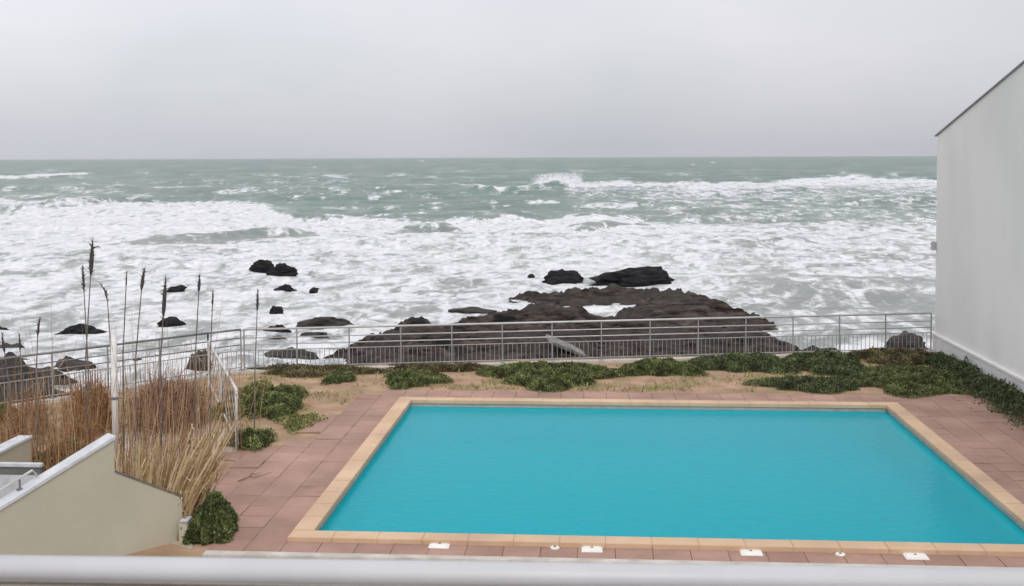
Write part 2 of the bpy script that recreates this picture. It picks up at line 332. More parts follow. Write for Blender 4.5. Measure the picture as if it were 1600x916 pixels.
# heights: chop, swell and the breaking crests
dY = np.abs(np.gradient(Yr))[:, None]
ch = .26*fbm(Xg/4.5, Yg/3, 3, 50)*sstep(3.0, .8, dY)+1.15*fbm(Xg/60, Yg/22, 3, 60)*sstep(14, 5, dY)+.10*fbm(Xg/1.2, Yg/.9, 2, 70)*sstep(.7, .25, dY)
ch += 1.8*fbm(Xg/160, Yg/60, 2, 61)*sstep(60, 20, dY)*sstep(100, 200, Yg)
def ridge(crest, hgt, x0, x1, back=9, front=2.6):
    global ch
    Yc = h*F/(crest-(245-.0046*(px-926))+0.0)
    Hh = hgt*sstep(x0, x0+70, px)*sstep(x1, x1-70, px)*(.75+.5*pnoise(Xg/7, Yg*0+.5, 90))
    d = Yg-Yc
    ch = ch+Hh*np.where(d > 0, np.exp(-(d/back)**2), np.exp(-(d/front)**2))
ridge(B, 1.1, -400, 1010, 14, 5)
ridge(A, 1.3, 840, 1990, 18, 8)
ridge(ip([(0, 380), (195, 384), (250, 377), (330, 374), (400, 366), (440, 364), (472, 358), (500, 364)])+4, .95, 170, 510)
ridge(ip([(600, 366), (645, 354), (690, 353), (740, 364)])+5, 1.0, 590, 745)
ridge(ip([(885, 352), (930, 349), (1010, 340)])+6, .9, 870, 1025)
ridge(ip([(835, 296), (870, 290), (905, 293)]), 3.2, 820, 915, 12, 7)
ridge(ip([(715, 294), (780, 301), (850, 295)]), 1.3, 690, 870, 14, 6)
ridge(ip([(0, 281), (140, 275)]), 1.8, -200, 150, 18, 9)
Zg = SEA+ch
nr, nc = Yg.shape; idx = np.arange(nr*nc).reshape(nr, nc)
Q = np.stack([idx[:-1, :-1].ravel(), idx[:-1, 1:].ravel(), idx[1:, 1:].ravel(), idx[1:, :-1].ravel()], 1)[:, ::-1]
sea = npmesh('sea', np.stack([Xg.ravel(), Yg.ravel(), Zg.ravel()], 1), Q, M['sea'], smooth=True)
set_attr(sea, 'foam', foam.ravel()); set_attr(sea, 'turbid', turb.ravel()); tag(sea, kind='structure')

def spray(label, pts_, n, rise, size):
    V = []; Q = []; r = random.Random(n)
    for i in range(n):
        a = r.random()*(len(pts_)-1); k = int(a); f = a-k; x_ = pts_[k][0]*(1-f)+pts_[k+1][0]*f; y_ = pts_[k][1]*(1-f)+pts_[k+1][1]*f
        Yc = h*F/(y_-(245-.0046*(x_-926))); c = PY(x_, y_, Yc); c.z = SEA+.8+rise*r.random()**1.7*(.35+.65*abs(math.sin(a*5.3))); c.y += r.uniform(-2, 2); c.x += r.gauss(0, 1)
        s = size*(.4+r.random()); b0 = len(V)
        for d in ((1, 1, 1), (-1, -1, 1), (-1, 1, -1), (1, -1, -1)): V.append(c+Vector(d)*s*.5*r.uniform(.6, 1.3))
        Q += [(b0, b0+1, b0+2), (b0, b0+3, b0+1), (b0, b0+2, b0+3), (b0+1, b0+3, b0+2)]
    tag(meshobj('sea_spray', V, Q, M['spray']), label, 'sea spray', kind='stuff')
spray('white spray thrown up at the left tip of the far right breaker', [(838, 292), (862, 288), (880, 286), (906, 289)], 3600, 3.0, .17)
# ------------------------------------------------------------------ terrain
FR = P(1457, 552); FL = P(382, 583); FC = P(326, 590); FE = P(-10, 642); FE2 = FE+(FE-FC)*1.2
CORNER = FR
PB = P(622, 622, .08); PF = P(450, 841, .08); PRB = P(1400, 627.5, .08)
XL = (PB.x+PF.x)/2; XR = PRB.x; YB = (PB.y+PRB.y)/2; YF = (PF.y+P(1597, 862, .08).y)/2
print('pool', XL, XR, YF, YB, 'fence', FR, FL, FC, FE)
gx = np.arange(-45, 45.01, .25); gy = np.arange(-12, 44.01, .25)
GX, GY = np.meshgrid(gx, gy)
edge = np.interp(GX, [-60, FE2.x, FE.x, FC.x, FL.x, FR.x, 60], [FE2.y-4, FE2.y, FE.y, FC.y, FL.y, FR.y, FR.y+.5])+.45
dd = GY-edge
GZ = .03*fbm(GX/2.5, GY/2.5, 3, 3)-4.6*sstep(0.15, 3.5, dd)+(.5*fbm(GX/1.5, GY/1.5, 4, 8))*sstep(.3, 1.5, dd)
GZ -= .06*sstep(.5, 0, np.abs(dd))*0
nr, nc = GX.shape; idx = np.arange(nr*nc).reshape(nr, nc)
Q = np.stack([idx[:-1, :-1].ravel(), idx[:-1, 1:].ravel(), idx[1:, 1:].ravel(), idx[1:, :-1].ravel()], 1)
cxq = (GX[:-1, :-1]+.125).ravel(); cyq = (GY[:-1, :-1]+.125).ravel()
keep = ~((cxq > XL+.05) & (cxq < XR-.05) & (cyq > YF+.05) & (cyq < YB-.05))
GZd = np.where((GX > -9) & (GX < 12) & (GY < YB+2), np.minimum(GZ, .0), GZ)
ground = npmesh('ground', np.stack([GX.ravel(), GY.ravel(), GZd.ravel()], 1), Q[keep], M['soil'], smooth=True); tag(ground, kind='structure')

# rocky shore ledge (height field)
lx = np.arange(-22, 18, .13); ly = np.arange(31, 80, .14)
RX, RY = np.meshgrid(lx, ly)
rpx = 926+(RX/RY)*F
def layer(pts, Yc, fl, bl, fdrop):
    zc = np.interp(rpx, [p[0] for p in pts], [5.3-(p[1]-246)*Yc/F if p[1] > 0 else p[1] for p in pts])
    Ycc = Yc+1.5*fbm(RX/5, RX*0+Yc, 2, 11); d = RY-Ycc
    return np.where(d > 0, zc-5*(d/bl)**2, zc-fdrop*np.clip(-d/fl, 0, 3)**1.3)
l1 = layer([(400, -5.5), (480, -4.1), (500, 560), (560, 530), (590, 513), (640, 492), (700, 497), (780, 486), (860, 474), (900, 480), (930, 492), (1000, 494), (1100, 498), (1170, 503), (1220, 522), (1255, 547), (1290, -4.8), (1500, -6)], 50, 16, 3.0, 1.3)
l15 = layer([(940, -5), (965, 490), (1000, 473), (1040, 464), (1100, 468), (1170, 490), (1235, 520), (1270, -5)], 60, 9, 3, 1.6)
l2 = layer([(760, -5), (795, 466), (850, 456), (950, 449), (1060, 456), (1130, 474), (1180, -5)], 71, 5, 3, 1.7)
hh = np.maximum(np.maximum(l1, l15), l2)
u = RX*.35+RY
rid = 1-np.abs(fbm(RX/5.5, u/2.0, 5, 21))*2.6
ter = np.abs(((u/1.1+2.2*fbm(RX/4, RY/2.5, 3, 40)) % 1)-.5)
blk = np.floor((u/1.9+1.6*fbm(RX/3, RY/2, 3, 41))*1.0); stp = .34*(np.modf(np.sin(blk*12.99)*437.5)[0])
hh = hh-.2+.30*rid*.8-.7*ter+stp*.8+.45*fbm(RX/2.2, RY/1.1, 5, 22, .6)+.12*fbm(RX/.5, RY/.35, 2, 29)
nr, nc = RX.shape; idx = np.arange(nr*nc).reshape(nr, nc)
Q = np.stack([idx[:-1, :-1].ravel(), idx[:-1, 1:].ravel(), idx[1:, 1:].ravel(), idx[1:, :-1].ravel()], 1)
km = (hh > SEA-.8).ravel(); Q = Q[km[Q].any(1)]
ledge = npmesh('rock_ledge', np.stack([RX.ravel(), RY.ravel(), hh.ravel()], 1), Q, M['rock_brown'])
tag(ledge, 'broad brown rock ledge rising behind the fence out of the white surf', 'rock ledge')

sx = np.arange(-31, -9, .14); sy = np.arange(33, 60, .15); SX, SY = np.meshgrid(sx, sy)
spx = 926+(SX/SY)*F
sh_ = SEA-.75+1.5*fbm(SX/3.0, SY/2.2, 5, 141, .58)+1.15*sstep(46, 36, SY+2*fbm(SX/4, SY/4, 2, 143))+1.1*sstep(150, -60, spx)*sstep(58, 46, SY)-.25*np.abs(((SX*.4+SY)/.9+2*fbm(SX/3, SY/2, 3, 142)) % 1-.5)-.8*sstep(57, 60, SY)
sh_ = np.where(spx > 395, sh_-2*sstep(395, 430, spx), sh_)
nr, nc = SX.shape; idx = np.arange(nr*nc).reshape(nr, nc)
Q = np.stack([idx[:-1, :-1].ravel(), idx[:-1, 1:].ravel(), idx[1:, 1:].ravel(), idx[1:, :-1].ravel()], 1)
km = (sh_ > SEA-.7).ravel(); Q = Q[km[Q].any(1)]
o = npmesh('rock_ledge', np.stack([SX.ravel(), SY.ravel(), sh_.ravel()], 1), Q, M['rock_shore'])
tag(o, 'broken rocky shore with foam in its gaps behind the reeds and the left fence', 'rock ledge')
def rock(label, px0, px1, pyt, pyb, seed, m='rock_dark', group=None, base=SEA, lean=0, depth=.6, sub=4):
    c = P((px0+px1)/2, pyb, base); Y = c.y; w = (px1-px0)/F*Y
    dp = min(max(w*depth, 1.0), 6); Yc = Y+dp*.25
    hgt = max((PY((px0+px1)/2, pyt, Yc).z-base), .25)
    bm = bmesh.new(); bmesh.ops.create_icosphere(bm, subdivisions=sub, radius=1)
    off = Vector((seed*7.3, seed*3.1, 0))
    for v in bm.verts:
        p = v.co.copy()
        q = p+off; n1 = mn.fractal(q*1.1, 1, 2, 4); n2 = abs(mn.noise(Vector((q.x*1.4, q.y*2, q.z*5+q.x*1.2))))
        n3 = mn.cell(Vector((q.x*2.2, q.y*2.2, q.z*3)))
        k = 1+.36*n1-.34*n2+.06*n3
        p *= k
        if abs(p.x) > .6: p.z *= 1-.5*(abs(p.x)-.6)
        v.co = Vector((p.x*w/2, p.y*dp/2, p.z*hgt+lean*p.x*hgt*.4))
        if v.co.z < -.5: v.co.z = -.5
    zt = max(v.co.z for v in bm.verts); xm = max(v.co.x for v in bm.verts)-min(v.co.x for v in bm.verts)
    for v in bm.verts:
        if v.co.z > 0: v.co.z *= hgt/zt
        v.co.x *= w/xm*1.06
    me = bpy.data.meshes.new('rock'); bm.to_mesh(me); bm.free(); me.materials.append(M[m])
    o = bpy.data.objects.new('rock', me); COL.objects.link(o); o.location = (c.x, Yc, base)
    return tag(o, label, 'rock', group)
RG = 'dark rocks standing in the surf'
rock('largest dark boulder in the surf beyond the brown ledge', 926, 1074, 416, 449, 1, group=RG)
rock('peaked dark rock just left of the largest surf boulder', 848, 917, 421, 444, 2, group=RG)
rock('tiny dark rock tip left of the peaked surf rock', 824, 836, 429, 434, 3, group=RG, sub=2)
rock('rounded dark rock, right one of the far touching pair at left', 410, 462, 411, 431, 4, lean=.3, group=RG)
rock('angular dark rock, left one of the far touching pair at left', 385, 427, 405, 421, 5, lean=.5, group=RG)
rock('small flat dark rock below the far touching pair', 425, 462, 444, 454, 6, group=RG, sub=3)
rock('tiny rock right of the small flat rock in the surf', 482, 496, 450, 455, 7, group=RG, sub=2)
rock('small round dark rock alone in the foam above the fence', 420, 441, 477, 489, 8, group=RG, sub=3)
rock('low dark rock with foam around it just above the fence rail', 408, 455, 507, 519, 9, group=RG, sub=3)
rock('wide low wet rock left of the brown ledge tip', 462, 548, 494, 514, 10, group=RG, m='rock_shore', sub=4)
rock('low rock washed by surf behind the fence top rail', 466, 516, 518, 529, 12, group=RG, m='rock_shore', sub=3)
rock('small wet rock beneath the fence rail next to the reeds', 412, 452, 524, 534, 24, group=RG, m='rock_shore', sub=3)
rock('thin dark rock showing beside the dark reed head', 255, 290, 445, 454, 13, lean=.8, group=RG, sub=3)
rock('dark rock at the foot of the thick dark reed head', 243, 288, 495, 510, 14, lean=-.3, group=RG, sub=3)
rock('long dark rock behind the tallest reed at left', 74, 164, 505, 528, 15, lean=.3, group=RG)
rock('dark rock cut by the left edge of the picture', -30, 14, 509, 522, 16, group=RG, sub=3)
rock('flat grey rock with foam streaks behind the left reeds', -20, 70, 558, 582, 17, group=RG, m='rock_shore')
rock('broad rough shore rock behind the left end of the fence', -40, 110, 572, 612, 18, group=RG, m='rock_shore', depth=.5)
rock('jagged shore rock behind the fence between reeds and orange bush', 60, 150, 556, 592, 19, group=RG, m='rock_shore')
rock('grey pointed shore rock beside the top of the ramp railing', 286, 330, 546, 590, 20, group=RG, m='rock_shore')
rock('grey shore rock behind the white pole', 184, 236, 560, 578, 21, group=RG, m='rock_shore')
rock('low brown rock left of the ledge behind the fence balusters', 392, 500, 545, 568, 22, group=RG, m='rock_shore')
rock('slim dark rock in the foam above the left tip of the ledge', 697, 775, 480, 490, 23, group=RG, m='rock_shore', sub=3)
rock('jumbled brown rock behind the fence next to the white building', 1385, 1456, 518, 556, 25, group=RG, m='rock_shore')
rock('brown rock between the ledge end and the building behind the fence', 1240, 1330, 540, 570, 26, group=RG, m='rock_shore', sub=3)

slab_c = PY(884, 541, 41.5)
b = MB(); b.box((-.8, -.35, -.06), (.8, .35, .06), .02); o = b.build('stone_slab', M['slab']); o.location = slab_c; o.rotation_euler = (math.radians(18), math.radians(24), .5)
tag(o, 'pale tilted stone slab on the brown rocks behind the fence', 'slab')
# ------------------------------------------------------------------ deck, path, kerbs
def inside(p, poly):
    x, y = p; r = False; n = len(poly)
    for i in range(n):
        a, b = poly[i], poly[(i+1) % n]
        if (a[1] > y) != (b[1] > y) and x < (b[0]-a[0])*(y-a[1])/(b[1]-a[1])+a[0]: r = not r
    return r
T = .5
YK = (P(330, 866).y+P(1597, 890).y)/2                        # front kerb
deck_poly = [tuple(P(*p)[:2]) for p in [(300, 880), (322, 780), (334, 742), (352, 715), (372, 706), (415, 702), (474, 688), (490, 664), (522, 645), (560, 624), (600, 612), (700, 613.5), (1000, 614), (1300, 616), (1420, 617), (1500, 618), (1560, 622), (1610, 650), (1900, 800)]]
deck_poly[0] = (deck_poly[0][0], YK); deck_poly += [(12.5, YK+3), (12.5, YK)]
tv = []; tf = []; tt = []
nx = int(30/T); ny = int(20/T)
for i in range(nx):
    for j in range(ny):
        x0 = XL+(i-24)*T; y0 = YK+j*T
        if x0+T > 13: continue
        cx_, cy_ = x0+T/2, y0+T/2
        if not inside((cx_, cy_), deck_poly): continue
        if XL+.1 < cx_ < XR-.1 and YF+.1 < cy_ < YB-.1: continue
        onedge = not all(inside((cx_+a*T, cy_+b*T), deck_poly) for a, b in ((1, 0), (-1, 0), (0, 1), (0, -1)))
        z = .022+random.uniform(-.002, .002); t = random.random()
        rot = 0; gp = .006
        if onedge and cx_ < XL and random.random() < .45: rot = random.uniform(-.05, .05); z += random.uniform(0, .02)
        k = len(tv); s = T/2-gp*.55
        c, sn = math.cos(rot), math.sin(rot)
        tl = random.uniform(-.004, .004), random.uniform(-.004, .004)
        for zz, sh in ((z, s-.003), (z-.003, s), (-.03, s)):
            for a, b in ((-1, -1), (1, -1), (1, 1), (-1, 1)):
                tv.append((cx_+(a*c-b*sn)*sh, cy_+(a*sn+b*c)*sh, zz+(tl[0]*a+tl[1]*b if zz > 0 else 0)))
        tf.append((k, k+1, k+2, k+3))
        for q in (0, 4):
            for w in range(4): tf.append((k+q+w, k+q+4+w, k+q+4+(w+1) % 4, k+q+(w+1) % 4))
        tt += [t]*12
deck = meshobj('pool_deck', tv, tf, M['tile']); set_attr(deck, 'tint', tt); tag(deck, kind='structure')
# thin mortar bed so that joints read darker than soil
k = MB()
k.box((P(322, 864).x, YK-.16, -.02), (12.5, YK-.005, .045), .012); tag(k.build('kerb', M['kerb']), kind='structure')
low = MB(); low.box((-30, -5, -.02), (30, YK-.18, .012)); tag(low.build('terrace', M['panel']), kind='structure')
pth = MB(); pth.prism([tuple(P(*p)[:2]) for p in [(100, 800), (150, 683), (255, 668), (338, 652), (352, 664), (371, 706), (352, 714), (333, 742), (322, 780), (300, 860)]], -.05, .012)
tag(pth.build('path', M['tan_path']), kind='structure')
# path edge at far left
def strip(pts, w, z0, z1, name, m, **kw):
    b = MB()
    for a, c in zip(pts[:-1], pts[1:]):
        d = (c-a).normalized(); n = Vector((-d.y, d.x, 0))*w/2
        b.prism([(a+n)[:2], (a-n)[:2], (c-n)[:2], (c+n)[:2]], z0, z1)
    o = b.build(name, m)
    return tag(o, **kw) if kw else o
strip([FL+Vector((0, -.0, 0)), FR], .22, -.2, .07, 'kerb', M['kerb'], kind='structure')
strip([FE2, FE, FC, FL-Vector((.02, 0, 0))], .22, -.2, .065, 'kerb', M['kerb'], kind='structure')

# ------------------------------------------------------------------ pool
CW = .30
pool = empty('swimming_pool', ((XL+XR)/2, (YF+YB)/2, 0), 'rectangular turquoise swimming pool with a sandy stone edge set in the pink deck', 'swimming pool')
cp = MB(); z0, z1 = .012, .085; bz = .006
bw = .62
def slabs(a0, a1, horiz, f0, f1):
    n = int(round((a1-a0)/bw)); st = (a1-a0)/n
    for i in range(n):
        a, b = a0+i*st+.001, a0+(i+1)*st-.001
        dz = random.uniform(-.0015, .0015)
        if horiz: cp.box((a, f0, z0), (b, f1, z1+dz), bz)
        else: cp.box((f0, a, z0), (f1, b, z1+dz), bz)
slabs(XL, XR, True, YF, YF+CW); slabs(XL, XR, True, YB-CW, YB)
slabs(YF+CW+.003, YB-CW-.003, False, XL, XL+CW); slabs(YF+CW+.003, YB-CW-.003, False, XR-CW, XR)
cp.build('coping', M['coping'], pool)
xi0, xi1, yi0, yi1 = XL+CW-.03, XR-CW+.03, YF+CW-.03, YB-CW+.03
bs = MB(); D0 = -.75; D1 = -.85
vs = [(xi0, yi0, D0), (xi1, yi0, D0), (xi1, yi1, D1), (xi0, yi1, D1), (xi0, yi0, .01), (xi1, yi0, .01), (xi1, yi1, .01), (xi0, yi1, .01)]
bs.addv(vs, [(0, 1, 2, 3), (0, 4, 5, 1), (1, 5, 6, 2), (2, 6, 7, 3), (3, 7, 4, 0)]); bs.build('basin', M['liner'], pool)
st = MB(); st.box((xi1-.2, yi0+.01, -.16), (xi1-.003, yi1-.003, -.074), .01); st.box((xi0+.003, yi1-.11, -.14), (xi1-.21, yi1-.003, -.074), .01)
st.build('ledge', M['liner_step'], pool)
tb = MB(); q0 = .006
tb.box((xi0+.001, yi1-q0, -.062), (xi1-.001, yi1-.001, .010)); tb.box((xi0+.001, yi0+.002, -.062), (xi0+q0, yi1-q0-.001, .010)); tb.box((xi1-q0, yi0+.002, -.062), (xi1-.001, yi1-q0-.001, .010))
tb.build('tile_band', M['band'], pool)
nxw = 120; wv_, wf_ = [], []
wt = MB(); wt.addv([(xi0+.001, yi0+.001, -.06), (xi1-.001, yi0+.001, -.06), (xi1-.001, yi1-.001, -.06), (xi0+.001, yi1-.001, -.06)], [(0, 1, 2, 3)])
wt.build('water', M['pool_water'], pool)
# lids in the deck
def lid(px_, py_, w, rnd, label, group):
    c = P(px_, py_, .03); o = empty('deck_lid', (c.x, c.y, .022), label, 'lid', group)
    b = MB()
    if rnd:
        b.tube([(c.x, c.y, .02), (c.x, c.y, .042)], w/2, 20)
    else: b.box((c.x-w/2, c.y-w/2, .02), (c.x+w/2, c.y+w/2, .044), .006)
    b.build('cover', M['lid'], o)
    f = MB(); s = w*.5+.02
    if rnd: f.tube([(c.x, c.y, .019), (c.x, c.y, .034)], w/2+.015, 20)
    else: f.box((c.x-s, c.y-s, .019), (c.x+s, c.y+s, .034), .004)
    f.build('frame', M['lid'], o)
    h_ = MB(); h_.tube([(c.x, c.y, .045 if not rnd else .0425), (c.x, c.y, .048)], .02, 10); h_.build('finger_hole', M['dark_trim'], o)
g1 = 'square white lids along the front of the pool'; g2 = 'small round white lids along the front of the pool'
lid(687, 851, .24, 0, 'square white lid in the deck below the left half of the pool', g1)
lid(925, 857, .24, 0, 'square white lid just right of a small round one, near the middle', g1)
lid(1173, 862, .25, 0, 'square white lid between the two small round lids, right of the middle', g1)
lid(1430, 868, .26, 0, 'square white lid nearest the right front corner of the pool', g1)
lid(867, 855.5, .10, 1, 'small round white lid beside the middle square lid', g2)
lid(1313, 866, .10, 1, 'small round white lid between the two rightmost square lids', g2)

# ------------------------------------------------------------------ building at right
wx = CORNER.x+.10; wy = CORNER.y+.15
_d = ray(1600, 99); Y16 = wx/_d.x*_d.y; Z16 = CAMH+_d.z*wx/_d.x
def ztop(Y): return PY(1465, 212, wy).z+(wy-Y)*(Z16-PY(1465, 212, wy).z)/(wy-Y16)
bd = empty('white_building', (wx+5, wy-10, 0), 'tall white rendered building with sloping roof edge beside the pool deck', 'building')
YR = 9.0; zr = ztop(YR); W = 11
b = MB()
prof = [(wy, -.4), (wy, ztop(wy)), (YR, zr), (-3, ztop(wy+.0)+.6), (-3, -.4)]
n = len(prof); vs = [(wx, p[0], p[1]) for p in prof]+[(wx+W, p[0], p[1]) for p in prof]
b.addv(vs, [tuple(range(n)), tuple(range(n, 2*n))[::-1]]+[(i, i+n, (i+1) % n+n, (i+1) % n) for i in range(n)])
b.build('wall', M['wall_white'], bd)
r_ = MB(); e_ = .03
for a, c in (((wy+.12, ztop(wy+.12)), (YR, zr)), ((YR, zr), (-3.1, ztop(wy)+.6))):
    vs = []
    for xx in (wx-.05, wx+W+.05):
        vs += [(xx, a[0], a[1]+.004), (xx, c[0], c[1]+.004), (xx, c[0], c[1]+e_), (xx, a[0], a[1]+e_)]
    r_.addv(vs, [(0, 1, 2, 3), (4, 7, 6, 5), (0, 4, 5, 1), (1, 5, 6, 2), (2, 6, 7, 3), (3, 7, 4, 0)])
r_.build('roof', M['trim_grey'], bd)
p_ = MB(); p_.box((wx-.05, -2.9, -.4), (wx+.05, wy+.04, .46), .012); p_.build('plinth', M['plinth'], bd)
p_ = MB(); p_.box((wx-.07, -2.9, .462), (wx+.02, wy+.06, .53), .012); p_.build('plinth_ledge', M['lid'], bd)
for (yy, zz) in ((wy+.02, PY(1457, 383, wy).z), (22.0, PY(1597, 470, 22).z)):
    l_ = MB(); l_.box((wx-.12, yy-.06, zz-.14), (wx-.002, yy+.06, zz+.1), .02); l_.build('wall_lamp', M['metal_pale'], bd)
for zz in (1.0, 3.4):
    for xx in (wx+2, wx+6): wn_ = MB(); wn_.box((xx, wy+.002, zz), (xx+1.8, wy+.03, zz+1.3)); wn_.build('window', M['metal_dark'], bd)

# ------------------------------------------------------------------ fences
def fence(pts, name, label, cat, m, H=1.08, bay=1.27, sp=.115, skip_first=False, low=.56, base=.07, dark_from=None):
    root = empty(name, pts[0], label, cat)
    rails = {'top_rail': (H, .026), 'middle_rail': (H-.21, .014), 'lower_rail': (H-.38, .014)}
    for a, c in zip(pts[:-1], pts[1:]):
        up = Vector((0, 0, 1)); Ls = (c-a).length; n = max(1, round(Ls/bay))
        for nm, (z, r) in rails.items():
            q = MB(); q.tube([a+up*z, c+up*z], r, 8); q.build(nm, m, root, True)
        q = MB(); q.tube([a+up*low, c+up*low], .013, 6); q.tube([a+up*(base+.07), c+up*(base+.07)], .013, 6)
        nb_ = int(Ls/sp)
        for i in range(1, nb_):
            p = a.lerp(c, i/nb_); q.tube([p+up*(base+.07), p+up*low], .0075, 4, False)
        q.build('baluster_panel', M['metal_mid'], root)
        for i in range(n+1):
            p = a.lerp(c, i/n); q = MB(); q.box((p.x-.015, p.y-.018, 0), (p.x+.015, p.y+.018, H-.01), .004)
            q.box((p.x-.05, p.y-.05, .0), (p.x+.05, p.y+.05, base+.015)); q.build('post', M['metal_mid'], root)
    return root
FM = FL.lerp(FR, .72)
fence([FL-Vector((.0, 0, 0)), FR-Vector((.05, .02, 0))], 'metal_fence', 'long pale metal fence with rails and balusters between garden and rocks', 'fence', M['metal_pale'])
fence([FE2, FE, FC, FL-Vector((.08, 0, 0))], 'metal_fence', 'grey metal fence behind the reeds at left, along the shore rocks', 'fence', M['metal_dark'])
# railing down the ramp
RA = P(327, 604); RB = P(371, 704)
root = empty('ramp_railing', RB, 'white lattice railing sloping beside the ramp between reeds and green shrubs', 'railing')
q = MB(); q.tube([RA+Vector((0, 0, 1.05)), RB+Vector((-.12, .35, 1.05)), RB+Vector((0, 0, .95)), RB], .026, 8); q.build('handrail', M['pole_white'], root, True)
q = MB(); q.tube([RA+Vector((0, 0, .12)), RB+Vector((0, 0, .12))], .018, 6); q.build('lower_rail', M['pole_white'], root)
q = MB(); n = 9
for i in range(n):
    a = RA.lerp(RB, i/n); c = RA.lerp(RB, (i+2)/n) if i < n-1 else RB
    q.tube([a+Vector((0, 0, .12)), c+Vector((0, 0, 1.02))], .008, 4, False)
    q.tube([c+Vector((0.02, 0, .12)), a+Vector((0.02, 0, 1.02))], .008, 4, False)
q.build('lattice', M['kerb'], root)
for t in (0, .5, .985):
    a = RA.lerp(RB, t); q = MB(); q.tube([a, a+Vector((0, 0, 1.04))], .026, 8); q.build('post', M['pole_white'], root)
# white pole
pc = PY(181, 700, 17.2); pz = PY(181, 512, 17.2).z
root = empty('white_pole', (pc.x, pc.y, 0), 'slim white pole standing in the reeds behind the beige wall', 'pole')
q = MB(); q.tube([(pc.x, pc.y, 0), (pc.x, pc.y, pz)], [.055, .045], 14); q.build('shaft', M['pole_white'], root, True)
q = MB(); q.tube([(pc.x, pc.y, pz), (pc.x, pc.y, pz+.03)], [.052, .03], 14); q.build('cap', M['metal_pale'], root)
zb = PY(181, 622, 17.2).z; q = MB(); q.tube([(pc.x, pc.y, zb-.02), (pc.x, pc.y, zb+.02)], .058, 14); q.tube([(pc.x-.09, pc.y, zb), (pc.x+.16, pc.y, zb)], .012, 6); q.build('bracket', M['metal_dark'], root)
# boulder-side slab seen through the fence (stone step)
# ------------------------------------------------------------------ walls at lower left
W0 = 14.25; cA = PY(178, 681, W0); H1 = cA.z
root = empty('garden_wall', (cA.x, W0, 0), 'beige rendered terrace wall with pale coping and a sloping end', 'wall')
wd_ = Vector((.643, .766, 0)); wn2 = Vector((-.766, .643, 0)); A0 = Vector((cA.x, W0, 0))
def hit(px_):                                                # where the sight line at px_ meets the wall's plan line
    k_ = ray(px_, 700); k_ = k_.x/k_.y; return (k_*A0.y-A0.x)/(wd_.x-k_*wd_.y)
t0_ = hit(0); p0_ = A0+wd_*t0_; z0_ = PY(0, 790, p0_.y).z; slp = (H1-z0_)/(0-t0_)
tb_ = hit(283); pb_ = A0+wd_*tb_; wb2 = PY(283, 776, pb_.y).z; wb1 = PY(178, 736, W0).z
topz = lambda t: H1+slp*t
TL = -3.6
def wallpoly(pts, d0, d1, m, nm, parent):
    q = MB(); n = len(pts); vs = [A0+wd_*t+wn2*d0+Vector((0, 0, z)) for t, z in pts]+[A0+wd_*t+wn2*d1+Vector((0, 0, z)) for t, z in pts]
    q.addv(vs, [tuple(range(n)), tuple(range(n, 2*n))[::-1]]+[(i, i+n, (i+1) % n+n, (i+1) % n) for i in range(n)]); q.build(nm, m, parent)
wallpoly([(TL, -.2), (tb_, -.2), (tb_, wb2-.02), (0, wb1-.02), (0, H1-.045), (TL, topz(TL)-.045)], 0, .17, M['beige'], 'wall', root)
wallpoly([(TL-.02, topz(TL)-.043), (.015, H1-.043), (.015, H1), (TL-.02, topz(TL))], -.02, .2, M['coping_white'], 'coping', root)
wallpoly([(.004, wb1-.018), (tb_+.02, wb2-.018), (tb_+.02, wb2+.006), (.004, wb1+.006)], -.012, .182, M['dark_trim'], 'sloping_coping', root)
hr = MB(); up = Vector((0, 0, 1)); off = wn2*.13
ta = hit(64); hr.tube([A0+wd_*ta+off+up*(topz(ta)+.03), A0+wd_*(ta-.06)+off+up*(topz(ta)+.12), A0+wd_*TL+off+up*(topz(TL)+.14)], .016, 8); hr.build('handrail', M['metal_pale'], root, True)
for tt_ in (hit(36), hit(36)-1.3):
    hr = MB(); c_ = A0+wd_*tt_+off; hr.tube([c_+up*(topz(tt_)-.002), c_+up*(topz(tt_)+.125)], .014, 8); hr.tube([c_+up*(topz(tt_)-.006), c_+up*(topz(tt_)+.012)], .04, 12); hr.build('bracket', M['metal_dark'], root)
xb = pb_.x; WB = pb_.y
bx = PY(288, 840, WB)
root = empty('utility_box', (bx.x, WB-.1, 0), 'narrow pale utility box at the end of the beige wall', 'box')
q = MB(); q.box((xb+.004, WB-.16, 0), (xb+.125, WB, PY(288, 814, WB-.1).z), .008); q.build('cabinet', M['beige'], root)
zt_ = PY(288, 814, WB-.1).z; q = MB(); q.box((xb+.022, WB-.18, zt_+.001), (xb+.135, WB+.02, zt_+.03), .006); q.build('lid', M['coping_white'], root)
q = MB(); q.box((xb+.03, WB-.168, zt_-.1), (xb+.05, WB-.158, zt_-.07)); q.build('latch', M['dark_trim'], root)
# second terrace wall and frame at far left
cB = PY(48, 681, 16.5); root = empty('terrace_wall', (cB.x, 16.5, 0), 'white topped low terrace wall cut by the left picture edge', 'wall')
q = MB(); q.box((cB.x-.18, 8, -.1), (cB.x, 16.5, cB.z-.05)); q.build('wall', M['beige'], root)
q = MB(); q.box((cB.x-.21, 8, cB.z-.045), (cB.x+.02, 16.53, cB.z), .008); q.build('coping', M['coping_white'], root)
cC = PY(66, 724, 14.4); root = empty('terrace_screen', (cC.x, cC.y, 0), 'low white framed screen with a dark band behind the handrail', 'screen')
q = MB(); q.box((cC.x-2.6, 14.36, cC.z-.05), (cC.x, 14.44, cC.z), .008); q.build('top_rail', M['coping_white'], root)
q = MB(); q.box((cC.x-2.6, 14.385, cC.z-.16), (cC.x-.02, 14.415, cC.z-.052)); q.build('dark_band', M['metal_dark'], root)
q = MB(); q.box((cC.x-2.6, 14.37, 0), (cC.x-.02, 14.43, cC.z-.162)); q.build('panel', M['coping_white'], root)

